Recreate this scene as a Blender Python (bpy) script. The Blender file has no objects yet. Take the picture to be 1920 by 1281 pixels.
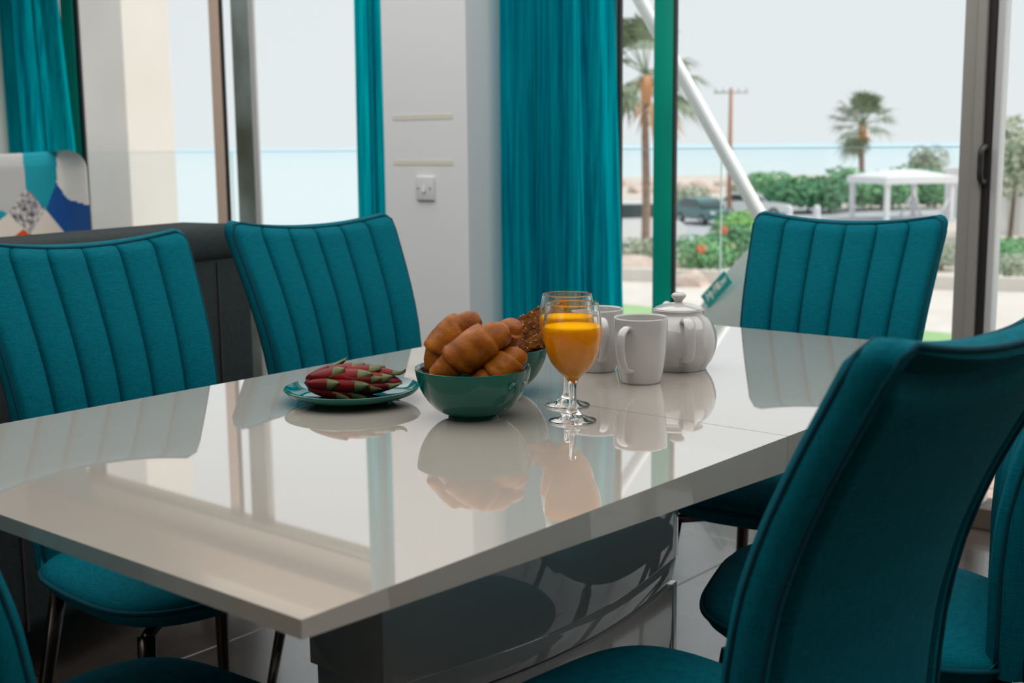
import bpy, bmesh, math, random
from mathutils import Vector, Matrix, noise
C = bpy.context.scene
COL = C.collection
PI = math.pi
random.seed(7)

# ------------------------------------------------------------------ camera, sky, sun, lights, exposure
def lin(c):
    out = []
    for v in c:
        v = v / 255.0
        out.append(v / 12.92 if v <= 0.04045 else ((v + 0.055) / 1.055) ** 2.4)
    return tuple(out)

yaw, pitch, roll = math.radians(40.11), math.radians(8.85), math.radians(-0.585)
Fv = Vector((math.cos(yaw) * math.cos(pitch), math.sin(yaw) * math.cos(pitch), -math.sin(pitch)))
Rv = Vector((math.sin(yaw), -math.cos(yaw), 0))
Uv = Rv.cross(Fv)
R2 = Rv * math.cos(roll) + Uv * math.sin(roll)
U2 = -Rv * math.sin(roll) + Uv * math.cos(roll)
cam_d = bpy.data.cameras.new('camera')
cam = bpy.data.objects.new('camera', cam_d)
COL.objects.link(cam)
m = Matrix.Identity(4)
for i in range(3):
    m[i][0], m[i][1], m[i][2] = R2[i], U2[i], -Fv[i]
m[0][3], m[1][3], m[2][3] = -0.6222, -0.7448, 1.13
cam.matrix_world = m
cam_d.sensor_width = 36
cam_d.lens = 2375 / 1920 * 36
cam_d.clip_start = 0.05
cam_d.clip_end = 6000
cam_d.dof.use_dof = True
cam_d.dof.focus_distance = 1.78
cam_d.dof.aperture_fstop = 6.6
C.camera = cam

world = bpy.data.worlds.new('sky')
C.world = world
world.use_nodes = True
wn = world.node_tree.nodes
wl = world.node_tree.links
wn.clear()
wo = wn.new('ShaderNodeOutputWorld')
wb = wn.new('ShaderNodeBackground')
tc = wn.new('ShaderNodeTexCoord')
sep = wn.new('ShaderNodeSeparateXYZ')
ramp = wn.new('ShaderNodeValToRGB')
ramp.color_ramp.elements[0].position = 0.0
ramp.color_ramp.elements[0].color = (*lin((238, 243, 245)), 1)
ramp.color_ramp.elements[1].position = 1.0
ramp.color_ramp.elements[1].color = (*lin((232, 240, 245)), 1)
wl.new(tc.outputs['Generated'], sep.inputs[0])
wl.new(sep.outputs['Z'], ramp.inputs[0])
wl.new(ramp.outputs[0], wb.inputs[0])
wb.inputs[1].default_value = 1.0
wl.new(wb.outputs[0], wo.inputs[0])

sun_d = bpy.data.lights.new('sun', 'SUN')
sun_d.energy = 2.9
sun_d.angle = math.radians(20)
sun_d.color = (1.0, 0.95, 0.9)
sun = bpy.data.objects.new('sun', sun_d)
COL.objects.link(sun)
_az, _el = math.radians(-62), math.radians(52)
sun.rotation_euler = Vector((math.cos(_az) * math.cos(_el), math.sin(_az) * math.cos(_el), math.sin(_el))).to_track_quat('Z', 'Y').to_euler()

XB0 = -3.4
def area(name, loc, direction, sx, sy, power, color=(1, 1, 1)):
    d = bpy.data.lights.new(name, 'AREA')
    d.shape = 'RECTANGLE'; d.size = sx; d.size_y = sy; d.energy = power; d.color = color
    o = bpy.data.objects.new(name, d)
    COL.objects.link(o)
    o.location = loc
    o.rotation_euler = Vector(direction).to_track_quat('-Z', 'Y').to_euler()
    return o
area('overhead_fill', (1.0, 1.1, 2.56), (0, 0, -1), 3.9, 6.4, 150, (1.0, 0.975, 0.945))  # added overhead fill panel, no such lamp known in the room
area('rear_fill', (XB0 + .03, 1.2, 1.35), (1, 0, 0), 1.7, 3.4, 10, (1.0, 0.97, 0.94))  # added weak fill before the solid back wall, no window there

C.view_settings.view_transform = 'Standard'
C.view_settings.look = 'None'
C.view_settings.gamma = 1.0
C.view_settings.use_curve_mapping = False
C.view_settings.exposure = 0.0
C.cycles.use_denoising = True
C.cycles.max_bounces = 10
C.cycles.transparent_max_bounces = 16
C.cycles.transmission_bounces = 10
C.cycles.caustics_reflective = False
C.cycles.caustics_refractive = True

# ------------------------------------------------------------------ materials
MATS = {}
def mat(name, rgb, rough=0.5, metal=0.0, coat=0.0, spec=0.5, var=None, bump=None, ior=1.5, sheen=0.0, trans=0.0):
    """rgb in sRGB 0-255; var=(rgb2, scale, detail, stretch xyz); bump=(scale, strength, stretch xyz)"""
    if name in MATS: return MATS[name]
    mt = bpy.data.materials.new(name)
    mt.use_nodes = True
    nt = mt.node_tree; n = nt.nodes; l = nt.links
    b = n['Principled BSDF']
    b.inputs['Base Color'].default_value = (*lin(rgb), 1)
    b.inputs['Roughness'].default_value = rough
    b.inputs['Metallic'].default_value = metal
    b.inputs['Coat Weight'].default_value = coat
    b.inputs['Coat Roughness'].default_value = 0.03
    b.inputs['Specular IOR Level'].default_value = spec
    b.inputs['IOR'].default_value = ior
    b.inputs['Sheen Weight'].default_value = sheen
    b.inputs['Transmission Weight'].default_value = trans
    t = n.new('ShaderNodeTexCoord')
    if var:
        mp = n.new('ShaderNodeMapping'); mp.inputs['Scale'].default_value = var[3] if len(var) > 3 else (1, 1, 1)
        nz = n.new('ShaderNodeTexNoise'); nz.inputs['Scale'].default_value = var[1]; nz.inputs['Detail'].default_value = var[2]
        mx = n.new('ShaderNodeMix'); mx.data_type = 'RGBA'
        mx.inputs[6].default_value = (*lin(rgb), 1); mx.inputs[7].default_value = (*lin(var[0]), 1)
        rp = n.new('ShaderNodeMapRange'); rp.inputs['From Min'].default_value = 0.3; rp.inputs['From Max'].default_value = 0.7
        l.new(t.outputs['Object'], mp.inputs[0]); l.new(mp.outputs[0], nz.inputs['Vector'])
        l.new(nz.outputs['Fac'], rp.inputs[0]); l.new(rp.outputs[0], mx.inputs[0]); l.new(mx.outputs[2], b.inputs['Base Color'])
    if bump:
        mp = n.new('ShaderNodeMapping'); mp.inputs['Scale'].default_value = bump[2] if len(bump) > 2 else (1, 1, 1)
        nz = n.new('ShaderNodeTexNoise'); nz.inputs['Scale'].default_value = bump[0]; nz.inputs['Detail'].default_value = 3
        bp = n.new('ShaderNodeBump'); bp.inputs['Strength'].default_value = bump[1]; bp.inputs['Distance'].default_value = 0.01
        l.new(t.outputs['Object'], mp.inputs[0]); l.new(mp.outputs[0], nz.inputs['Vector'])
        l.new(nz.outputs['Fac'], bp.inputs['Height']); l.new(bp.outputs[0], b.inputs['Normal'])
    MATS[name] = mt
    return mt

def linen(name, rgb, rgb2, rough=0.85):
    """woven fabric: two crossed stretched noises for the threads"""
    mt = bpy.data.materials.new(name); mt.use_nodes = True
    nt = mt.node_tree; n = nt.nodes; l = nt.links
    b = n['Principled BSDF']; b.inputs['Roughness'].default_value = rough
    b.inputs['Specular IOR Level'].default_value = 0.06
    t = n.new('ShaderNodeTexCoord')
    facs = []
    for sc in ((60, 60, 700), (520, 520, 30)):
        mp = n.new('ShaderNodeMapping'); mp.inputs['Scale'].default_value = sc
        nz = n.new('ShaderNodeTexNoise'); nz.inputs['Scale'].default_value = 1.0; nz.inputs['Detail'].default_value = 2
        l.new(t.outputs['Object'], mp.inputs[0]); l.new(mp.outputs[0], nz.inputs['Vector']); facs.append(nz)
    ad = n.new('ShaderNodeMath'); ad.operation = 'ADD'
    l.new(facs[0].outputs['Fac'], ad.inputs[0]); l.new(facs[1].outputs['Fac'], ad.inputs[1])
    rp = n.new('ShaderNodeMapRange'); rp.inputs['From Min'].default_value = 0.7; rp.inputs['From Max'].default_value = 1.3
    l.new(ad.outputs[0], rp.inputs[0])
    mx = n.new('ShaderNodeMix'); mx.data_type = 'RGBA'
    mx.inputs[6].default_value = (*lin(rgb), 1); mx.inputs[7].default_value = (*lin(rgb2), 1)
    l.new(rp.outputs[0], mx.inputs[0]); l.new(mx.outputs[2], b.inputs['Base Color'])
    bp = n.new('ShaderNodeBump'); bp.inputs['Strength'].default_value = 0.25; bp.inputs['Distance'].default_value = 0.002
    l.new(ad.outputs[0], bp.inputs['Height']); l.new(bp.outputs[0], b.inputs['Normal'])
    MATS[name] = mt
    return mt

def pane_mat(name, tint, refl=0.02):
    mt = bpy.data.materials.new(name); mt.use_nodes = True
    nt = mt.node_tree; n = nt.nodes; l = nt.links
    n.clear()
    o = n.new('ShaderNodeOutputMaterial'); mx = n.new('ShaderNodeMixShader')
    tr = n.new('ShaderNodeBsdfTransparent'); gl = n.new('ShaderNodeBsdfGlossy'); gl.inputs['Roughness'].default_value = 0.0
    tr.inputs[0].default_value = (*tint, 1)
    lw = n.new('ShaderNodeLayerWeight'); lw.inputs['Blend'].default_value = 0.5
    pw = n.new('ShaderNodeMath'); pw.operation = 'POWER'; pw.inputs[1].default_value = 5
    ml = n.new('ShaderNodeMath'); ml.operation = 'MULTIPLY_ADD'; ml.inputs[1].default_value = 0.8; ml.inputs[2].default_value = refl
    l.new(lw.outputs['Facing'], pw.inputs[0]); l.new(pw.outputs[0], ml.inputs[0]); l.new(ml.outputs[0], mx.inputs[0])
    l.new(tr.outputs[0], mx.inputs[1]); l.new(gl.outputs[0], mx.inputs[2]); l.new(mx.outputs[0], o.inputs[0])
    MATS[name] = mt
    return mt

def curtain_mat(name, rgb, rgb2, transl):
    mt = bpy.data.materials.new(name); mt.use_nodes = True
    nt = mt.node_tree; n = nt.nodes; l = nt.links
    n.clear()
    o = n.new('ShaderNodeOutputMaterial'); mx = n.new('ShaderNodeMixShader'); mx.inputs[0].default_value = transl
    df = n.new('ShaderNodeBsdfDiffuse'); tl = n.new('ShaderNodeBsdfTranslucent')
    t = n.new('ShaderNodeTexCoord'); mp = n.new('ShaderNodeMapping'); mp.inputs['Scale'].default_value = (60, 110, 2.0)
    nz = n.new('ShaderNodeTexNoise'); nz.inputs['Scale'].default_value = 1.0; nz.inputs['Detail'].default_value = 3
    cm = n.new('ShaderNodeMix'); cm.data_type = 'RGBA'
    cm.inputs[6].default_value = (*lin(rgb), 1); cm.inputs[7].default_value = (*lin(rgb2), 1)
    l.new(t.outputs['Object'], mp.inputs[0]); l.new(mp.outputs[0], nz.inputs['Vector'])
    rp = n.new('ShaderNodeMapRange'); rp.inputs['From Min'].default_value = 0.35; rp.inputs['From Max'].default_value = 0.65
    l.new(nz.outputs['Fac'], rp.inputs[0]); l.new(rp.outputs[0], cm.inputs[0])
    l.new(cm.outputs[2], df.inputs[0]); l.new(cm.outputs[2], tl.inputs[0])
    l.new(df.outputs[0], mx.inputs[1]); l.new(tl.outputs[0], mx.inputs[2]); l.new(mx.outputs[0], o.inputs[0])
    MATS[name] = mt
    return mt

teal = linen('teal_linen', (0, 80, 94), (0, 100, 116))
teal_pipe = mat('teal_piping', (0, 62, 76), 0.85, spec=.15)
metal_dark = mat('bronze_metal', (88, 82, 78), 0.22, 1.0)
gloss_white = mat('white_lacquer', (177, 171, 163), 0.015, 0, 1.0, 0.5, ior=1.6)
gloss_base = mat('white_lacquer_base', (186, 184, 184), 0.03, 0, 1.0)
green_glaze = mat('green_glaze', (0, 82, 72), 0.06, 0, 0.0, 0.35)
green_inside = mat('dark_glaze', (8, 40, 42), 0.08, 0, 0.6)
china = mat('white_china', (178, 176, 175), 0.07, 0, 0.6)
crust = mat('golden_crust', (158, 92, 14), 0.42, 0, 0.0, 0.2, var=((108, 50, 6), 34, 5), bump=(160, 0.12))
stick_m = mat('brown_cracker', (112, 64, 20), 0.8, 0, 0, .1, var=((64, 33, 9), 110, 3), bump=(140, 0.8))
seed_m = mat('sesame_seed', (196, 148, 82), 0.6)
fruit_red = mat('red_fruit_skin', (116, 2, 5), 0.4, 0, 0, .14, var=((76, 1, 4), 30, 3))
fruit_green = mat('green_fruit_tip', (98, 106, 66), 0.4, 0, 0, .2, var=((70, 76, 42), 60, 2))
wall_m = mat('white_wall', (222, 225, 228), 0.9, bump=(220, 0.06))
beige_wall = mat('beige_plaster', (196, 186, 172), 0.9, bump=(200, 0.05))
ceil_m = mat('ceiling_paint', (206, 198, 186), 0.9)
tile_m = mat('dark_stone_tile', (44, 39, 36), 0.26, 0, 0.4, 0.7, var=((70, 61, 55), 7, 6), ior=1.9)
grout_m = mat('grout', (34, 32, 31), 0.8)
alu = mat('grey_aluminium', (148, 146, 142), 0.45, 0.3)
alu_dark = mat('dark_gasket', (28, 27, 28), 0.5)
alu_light = mat('pale_aluminium', (196, 198, 200), 0.4, 0.2)
alu_brown = mat('brown_aluminium', (214, 190, 174), 0.5)
alu_blue = mat('mottled_reflection_aluminium', (150, 164, 164), 0.35, 0.2, var=((84, 90, 78), 3, 3, (1, 1, 1)))  # olive mottling paints blurry dark reflections into the stile
reflect_frame = mat('green_reflection_on_frame', (0, 164, 138), 0.4, var=((0, 146, 124), 3, 2))  # curtain's green reflection painted as the colour of the aluminium stiles
greygreen_frame = mat('grey_green_frame', (118, 134, 128), 0.5)
sill_m = mat('brown_sill', (78, 68, 62), 0.5)
pane = pane_mat('window_glass', (0.975, 0.985, 0.985))
rail_glass = pane_mat('railing_glass', (0.955, 0.97, 0.97), 0.03)
rail_edge = mat('glass_edge', (176, 206, 200), 0.3)
curt_r = curtain_mat('teal_curtain_cloth', (0, 144, 170), (4, 200, 212), 0.78)
curt_l = curt_r
sofa_m = linen('charcoal_fabric', (40, 47, 48), (54, 61, 62))
tape_m = mat('masking_tape', (214, 210, 200), 0.8)
plastic = mat('white_plastic', (212, 216, 218), 0.25)
screw_m = mat('screw', (110, 112, 110), 0.4, 0.5)

def glass_mat():
    mt = bpy.data.materials.new('clear_glass'); mt.use_nodes = True
    b = mt.node_tree.nodes['Principled BSDF']
    b.inputs['Base Color'].default_value = (0.97, 0.985, 0.98, 1)
    b.inputs['Roughness'].default_value = 0.0
    b.inputs['Transmission Weight'].default_value = 1.0
    b.inputs['IOR'].default_value = 1.47
    return mt
glass = glass_mat()
def juice_mat():
    mt = bpy.data.materials.new('orange_juice'); mt.use_nodes = True
    b = mt.node_tree.nodes['Principled BSDF']
    b.inputs['Base Color'].default_value = (*lin((255, 162, 0)), 1)
    b.inputs['Roughness'].default_value = 0.08
    b.inputs['Specular IOR Level'].default_value = 0.0
    b.inputs['Subsurface Weight'].default_value = 0.4
    b.inputs['Subsurface Radius'].default_value = (0.05, 0.025, 0.004)
    b.inputs['Subsurface Scale'].default_value = 1.0
    return mt
juice = juice_mat()
gold_m = mat('gilded_rim', (176, 112, 58), 0.25, 0.6)

# ------------------------------------------------------------------ helpers
def link(o, parent=None):
    COL.objects.link(o)
    if parent is not None: o.parent = parent
    return o
def obj(name, me, mats, parent=None, smooth=True):
    if isinstance(me, bmesh.types.BMesh):
        bm = me
        bmesh.ops.recalc_face_normals(bm, faces=bm.faces)
        me = bpy.data.meshes.new(name); bm.to_mesh(me); bm.free()
    if not isinstance(mats, (list, tuple)): mats = [mats]
    for x in mats: me.materials.append(x)
    if smooth is True:
        for p in me.polygons: p.use_smooth = True
    elif smooth is not False:
        for p in me.polygons: p.use_smooth = True
        me.set_sharp_from_angle(angle=math.radians(smooth))
    return link(bpy.data.objects.new(name, me), parent)
def tag(o, label=None, cat=None, group=None, kind=None):
    if label: o['label'] = label
    if cat: o['category'] = cat
    if group: o['group'] = group
    if kind: o['kind'] = kind
    return o
def thing(name, label, cat, loc=(0, 0, 0), rotz=0, group=None):
    o = bpy.data.objects.new(name, None)
    COL.objects.link(o)
    o.location = loc; o.rotation_euler = (0, 0, rotz)
    o.empty_display_size = 0.05
    return tag(o, label, cat, group)
def struct(name, loc=(0, 0, 0)):
    o = bpy.data.objects.new(name, None); COL.objects.link(o); o.location = loc
    o['kind'] = 'structure'
    return o
def dup(root, loc, rotz, label):
    r = root.copy(); COL.objects.link(r); r.location = loc; r.rotation_euler = (0, 0, rotz); r['label'] = label
    for ch in list(root.children):
        c = ch.copy(); COL.objects.link(c); c.parent = r
        for g in ch.children:
            d = g.copy(); COL.objects.link(d); d.parent = c
    return r
def bx(x0, x1, y0, y1, z0, z1, bev=0.0, seg=2, bm=None):
    tmp = bmesh.new()
    r = bmesh.ops.create_cube(tmp, size=1)
    for v in r['verts']:
        v.co = Vector(((x0 + x1) / 2 + v.co.x * (x1 - x0), (y0 + y1) / 2 + v.co.y * (y1 - y0), (z0 + z1) / 2 + v.co.z * (z1 - z0)))
    if bev > 0: bmesh.ops.bevel(tmp, geom=tmp.edges[:], offset=bev, segments=seg, affect='EDGES', profile=0.5)
    if bm is None: return tmp
    me = bpy.data.meshes.new('t'); tmp.to_mesh(me); tmp.free(); bm.from_mesh(me); bpy.data.meshes.remove(me)
    return bm
def lathe(profile, seg=48, bm=None, center=(0, 0, 0), sx=1, sy=1):
    bm = bm or bmesh.new()
    rings = []
    cx, cy, cz = center
    for r, z in profile:
        if r < 1e-6: rings.append([bm.verts.new((cx, cy, cz + z))])
        else: rings.append([bm.verts.new((cx + sx * r * math.cos(2 * PI * i / seg), cy + sy * r * math.sin(2 * PI * i / seg), cz + z)) for i in range(seg)])
    for a, b in zip(rings, rings[1:]):
        for i in range(seg):
            j = (i + 1) % seg
            if len(a) == 1 and len(b) == 1: continue
            if len(a) == 1: bm.faces.new((a[0], b[j], b[i]))
            elif len(b) == 1: bm.faces.new((a[i], a[j], b[0]))
            else: bm.faces.new((a[i], a[j], b[j], b[i]))
    return bm
def catmull(pts, n=6, closed=False):
    pts = [Vector(p) for p in pts]
    out = []
    N = len(pts)
    rng = N if closed else N - 1
    for i in range(rng):
        p0 = pts[(i - 1) % N] if closed or i > 0 else pts[0]
        p1 = pts[i]; p2 = pts[(i + 1) % N]
        p3 = pts[(i + 2) % N] if closed or i + 2 < N else pts[-1]
        for k in range(n):
            t = k / n
            out.append(0.5 * ((2 * p1) + (-p0 + p2) * t + (2 * p0 - 5 * p1 + 4 * p2 - p3) * t * t + (-p0 + 3 * p1 - 3 * p2 + p3) * t ** 3))
    if not closed: out.append(pts[-1].copy())
    return out
def tube(pts, rad, seg=8, closed=False, bm=None, flat=(1, 1)):
    """rad: number or list; parallel transported frame"""
    bm = bm or bmesh.new()
    pts = [Vector(p) for p in pts]
    N = len(pts)
    rr = rad if isinstance(rad, (list, tuple)) else [rad] * N
    tans = []
    for i in range(N):
        a = pts[i - 1] if (i > 0 or closed) else pts[i]
        b = pts[(i + 1) % N] if (i < N - 1 or closed) else pts[i]
        t = (b - a)
        tans.append(t.normalized() if t.length > 1e-9 else Vector((0, 0, 1)))
    up = Vector((0, 0, 1)) if abs(tans[0].z) < 0.9 else Vector((1, 0, 0))
    nrm = (up - tans[0] * up.dot(tans[0])).normalized()
    rings = []
    for i in range(N):
        nrm = (nrm - tans[i] * nrm.dot(tans[i])).normalized()
        bn = tans[i].cross(nrm)
        rings.append([bm.verts.new(pts[i] + (nrm * math.cos(2 * PI * k / seg) * flat[0] + bn * math.sin(2 * PI * k / seg) * flat[1]) * rr[i]) for k in range(seg)])
    M = N if closed else N - 1
    for i in range(M):
        a, b = rings[i], rings[(i + 1) % N]
        for k in range(seg):
            j = (k + 1) % seg
            bm.faces.new((a[k], a[j], b[j], b[k]))
    if not closed:
        bm.faces.new(list(reversed(rings[0]))); bm.faces.new(rings[-1])
    return bm
def grid(fn, nu, nv, bm=None):
    bm = bm or bmesh.new()
    vs = [[bm.verts.new(fn(i / nu, j / nv)) for j in range(nv + 1)] for i in range(nu + 1)]
    for i in range(nu):
        for j in range(nv):
            bm.faces.new((vs[i][j], vs[i + 1][j], vs[i + 1][j + 1], vs[i][j + 1]))
    return bm, vs
def prism(poly, axis, a, b, bm=None):
    """extrude polygon (list of 2-tuples) along axis 'x','y','z' from a to b"""
    bm = bm or bmesh.new()
    def P(p, t):
        return {'x': (t, p[0], p[1]), 'y': (p[0], t, p[1]), 'z': (p[0], p[1], t)}[axis]
    A = [bm.verts.new(P(p, a)) for p in poly]; B = [bm.verts.new(P(p, b)) for p in poly]
    n = len(poly)
    for i in range(n): bm.faces.new((A[i], A[(i + 1) % n], B[(i + 1) % n], B[i]))
    bm.faces.new(list(reversed(A))); bm.faces.new(B)
    return bm
def interp(x, xs, ys):
    if x <= xs[0]: return ys[0]
    for i in range(len(xs) - 1):
        if x <= xs[i + 1]:
            t = (x - xs[i]) / (xs[i + 1] - xs[i]); return ys[i] + (ys[i + 1] - ys[i]) * t
    return ys[-1]

# ------------------------------------------------------------------ the room
XG = 3.05            # glazing plane
YL, YR, XB, ZC = 5.80, -4.5, -3.4, 2.6
fl = struct('floor')
obj('screed', bx(XB, XG + .05, YR, YL, -0.12, -0.012), grout_m, fl, False)
tile_me = None
NXT, NYT = 11, 17
TX, TY = (XG - XB) / NXT, (YL - YR) / NYT
for i in range(NXT):
    for j in range(NYT):
        if tile_me is None:
            t = obj('tile', bx(-TX / 2 + .0015, TX / 2 - .0015, -TY / 2 + .0015, TY / 2 - .0015, -0.012, 0, 0.0012, 1), tile_m, fl, False)
            tile_me = t.data
        else:
            t = bpy.data.objects.new('tile', tile_me); link(t, fl)
        t.location = (XB + (i + .5) * TX, YR + (j + .5) * TY, 0)
obj('ceiling', bx(XB, XG + .22, YR - .2, YL + .2, ZC, ZC + .25), ceil_m, None, False)['kind'] = 'structure'
obj('wall_back', bx(XB - .2, XB, YR - .2, YL + .2, -.1, ZC), beige_wall, None, False)['kind'] = 'structure'
obj('wall_right', bx(XB, XG + .1, YR - .2, YR, -.1, ZC), beige_wall, None, False)['kind'] = 'structure'
obj('wall_left', bx(XB, XG + .1, YL, YL + .2, -.1, ZC), mat('left_wall_paint', (196, 204, 198), 0.9), None, False)['kind'] = 'structure'
obj('wall_front', bx(2.75, 3.12, 2.295, 2.715, 0, ZC, 0.004, 2), wall_m, None, False)['kind'] = 'structure'
lb = bx(XG - .06, XG + .03, YR, 2.295, 2.165, ZC)
bx(XG - .06, XG + .03, 2.715, YL, 2.165, ZC, bm=lb)
obj('wall_lintel', lb, beige_wall, None, False)['kind'] = 'structure'
pl = bx(XG - .15, XG - .06, 2.72, YL, 2.27, 2.42, .004, 1)
obj('trim_1', pl, mat('pelmet_wood', (150, 128, 108), 0.5), None, False)['kind'] = 'structure'
pl = bx(XG - .15, XG - .06, YR, 2.29, 2.27, 2.42, .004, 1)
obj('trim_2', pl, MATS['pelmet_wood'], None, False)['kind'] = 'structure'
obj('wall_front', bx(XG - .04, XG + .12, 2.02, 2.295, 0, 2.16), wall_m, None, False)['kind'] = 'structure'  # unseen wall section added behind the right curtain to cut its backlight
obj('wall_front', bx(XG - .04, XG + .12, 5.64, YL, 0, 2.16), wall_m, None, False)['kind'] = 'structure'  # unseen wall end added to darken the left curtain's outer part
obj('baseboard_front', bx(2.738, 2.75, 2.295, 2.715, 0, .09, .002, 1), wall_m, None, False)['kind'] = 'structure'

# left glazing
def stile(par, name, y0, y1, mt, x0=XG - .008, x1=XG + .012, z0=0.065, z1=2.135):
    return obj(name, bx(x0, x1, y0, y1, z0, z1, .002, 1), mt, par, False)
w1 = struct('window_1')
stile(w1, 'frame_stile', 5.264, 5.38, reflect_frame)
stile(w1, 'gasket', 5.226, 5.262, alu_dark, XG - .006, XG + .008)
stile(w1, 'frame_stile', 4.066, 4.136, alu_brown)
stile(w1, 'gasket', 4.044, 4.0655, alu_dark, XG - .004, XG + .006)
stile(w1, 'frame_stile', 3.862, 3.985, alu_blue, XG + .0, XG + .012)
stile(w1, 'frame_stile', 3.826, 3.8615, alu_light, XG + .0, XG + .014)
stile(w1, 'frame_stile', 2.72, 2.78, alu)
obj('bottom_rail', bx(XG - .05, XG + .07, 2.715, YL, 0, .065, .003, 1), sill_m, w1, False)
obj('top_rail', bx(XG - .05, XG + .025, 2.715, YL, 2.135, 2.165, .003, 1), alu, w1, False)
for a, b in ((4.136, 5.228), (2.78, 3.827), (3.985, 4.046), (5.38, 5.638)):
    obj('pane', bx(XG + .002, XG + .008, a, b, .065, 2.135), pane, w1, False)
# right glazing
w2 = struct('window_2')
stile(w2, 'frame_stile', 1.853, 1.905, greygreen_frame)
stile(w2, 'gasket', 1.842, 1.8525, alu_dark)
stile(w2, 'frame_stile', 1.626, 1.703, reflect_frame)
stile(w2, 'gasket', 1.617, 1.6255, alu_dark)
stile(w2, 'frame_stile', .598, .637, alu, XG - .03, XG + .04)
stile(w2, 'frame_stile', .572, .5975, alu, XG - .04, XG + .04)
stile(w2, 'gasket', .553, .5715, alu_dark, XG - .02, XG + .04)
stile(w2, 'frame_stile', .532, .5525, alu_light, XG - .01, XG + .04)
stile(w2, 'frame_stile', 1.97, 2.018, alu)
for y in (-.6, -1.75, -2.9, -4.44):
    stile(w2, 'frame_stile', y, y + .06, alu)
obj('bottom_rail', bx(XG - .05, XG + .07, YR, 2.295, 0, .065, .003, 1), sill_m, w2, False)
obj('top_rail', bx(XG - .05, XG + .025, YR, 2.295, 2.135, 2.165, .003, 1), alu, w2, False)
for a, b in ((1.905, 1.97), (1.703, 1.844), (.637, 1.619), (-.54, .532), (-1.69, -.6), (-2.84, -1.75), (-4.38, -2.9)):
    obj('pane', bx(XG + .002, XG + .008, a, b, .065, 2.135), pane, w2, False)
hb = tube(catmull([(XG - .03, .563, 1.01), (XG - .06, .563, 1.02), (XG - .062, .563, 1.06), (XG - .06, .563, 1.10), (XG - .03, .563, 1.11)], 4), .009, 8)
obj('handle', hb, alu_dark, w2)

# tape strips and the switch on the pier
for k, (z0, z1, lab) in enumerate(((1.222, 1.240, 'upper strip of beige masking tape on the white pier'), (1.058, 1.075, 'lower strip of beige masking tape, just above the light switch'))):
    o = obj('tape_strip', bx(2.7485, 2.75, 2.361, 2.663, z0, z1), tape_m, None, False)
    tag(o, lab, 'tape', 'masking tape strips on the pier')
sw = thing('light_switch', 'square white rocker light switch on the white pier', 'switch', (2.75, 2.499, .974))
obj('plate', bx(-.011, 0, -.044, .044, -.044, .044, .004, 3), plastic, sw, 40)
obj('rocker', prism([(-.011, -.013), (-.019, -.013), (-.0125, .013), (-.011, .013)], 'y', -.006, .006), plastic, sw, False)
for s in (-1, 1):
    obj('screw', lathe([(0, -.0006), (.0036, -.0006), (.0036, .001), (0, .001)], 12), screw_m, sw)
    o = sw.children[-1]; o.rotation_euler = (0, -PI / 2, 0); o.location = (-.0112, s * .030, 0)

# curtains
def curtain(name, label, fn_y, x, z0, z1, nf, amp, mt, seed):
    rnd = random.Random(seed)
    ph = [rnd.uniform(0, 6.28) for _ in range(4)]
    def f(u, v):
        z = z0 + (z1 - z0) * v
        ya, yb = fn_y(v)
        w = u + .012 * math.sin(u * 9 + ph[0] + v * 1.3)
        xx = x + amp * (.62 * math.sin(w * nf * 2 * PI + ph[1] + .5 * math.sin(v * 2.2)) + .28 * math.sin(w * nf * 3.3 * PI + ph[2]) + .18 * math.sin(w * nf * 6.2 * PI + ph[3] + v))
        yy = ya + (yb - ya) * w + .017 * math.sin(w * nf * 4 * PI + ph[3]) * min(1, u * 12, (1 - u) * 12)
        return (xx, yy, z)
    bm, vs = grid(f, 200, 24)
    o = obj(name, bm, mt)
    return tag(o, label, 'curtain')
curtain('curtain', 'long teal curtain hanging right of the white pier', lambda v: (2.238 + .01 * (1 - v), 1.760 - .085 * max(0, 1 - v * 1.1)), 2.895, .03, 2.26, 4.3, .050, curt_r, 3)
curtain('curtain', 'narrow gathered teal curtain strip left of the white pier', lambda v: (2.972 + .015 * (1 - v), 2.76), 2.90, .03, 2.26, 2.7, .038, curt_r, 5)
curtain('curtain', 'bright backlit teal curtain in the corner behind the patchwork armchair', lambda v: (5.74, 5.25 - .22 * max(0, 1 - v * 1.05)), 2.93, .03, 2.26, 3.6, .040, curt_l, 11)

# ------------------------------------------------------------------ table
tb = thing('dining_table', 'white gloss extending dining table laid for breakfast', 'table', (0, 0, 0))
def leaf(x0, x1, th):
    poly = [(x0, .76)] + [(x0 + (x1 - x0) * k / 8, .76) for k in range(1, 8)] + [(x1, .76)]
    poly += [(x1 + (x0 - x1) * k / 12, .76 - th(x1 + (x0 - x1) * k / 12)) for k in range(13)]
    bm = prism(poly, 'y', 0, .88)
    ed = [e for e in bm.edges if len(e.link_faces) == 2 and e.calc_face_angle(0) > .5]
    bmesh.ops.recalc_face_normals(bm, faces=bm.faces)
    bmesh.ops.bevel(bm, geom=ed, offset=.0022, segments=3, affect='EDGES', profile=.5)
    return bm
th = lambda x: .0165 + .0295 * min(1, (x if x < .805 else 1.61 - x) / .80)
obj('tabletop', leaf(0, .8042, th), gloss_white, tb, 35)
obj('tabletop', leaf(.8056, 1.61, th), gloss_white, tb, 35)
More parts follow.
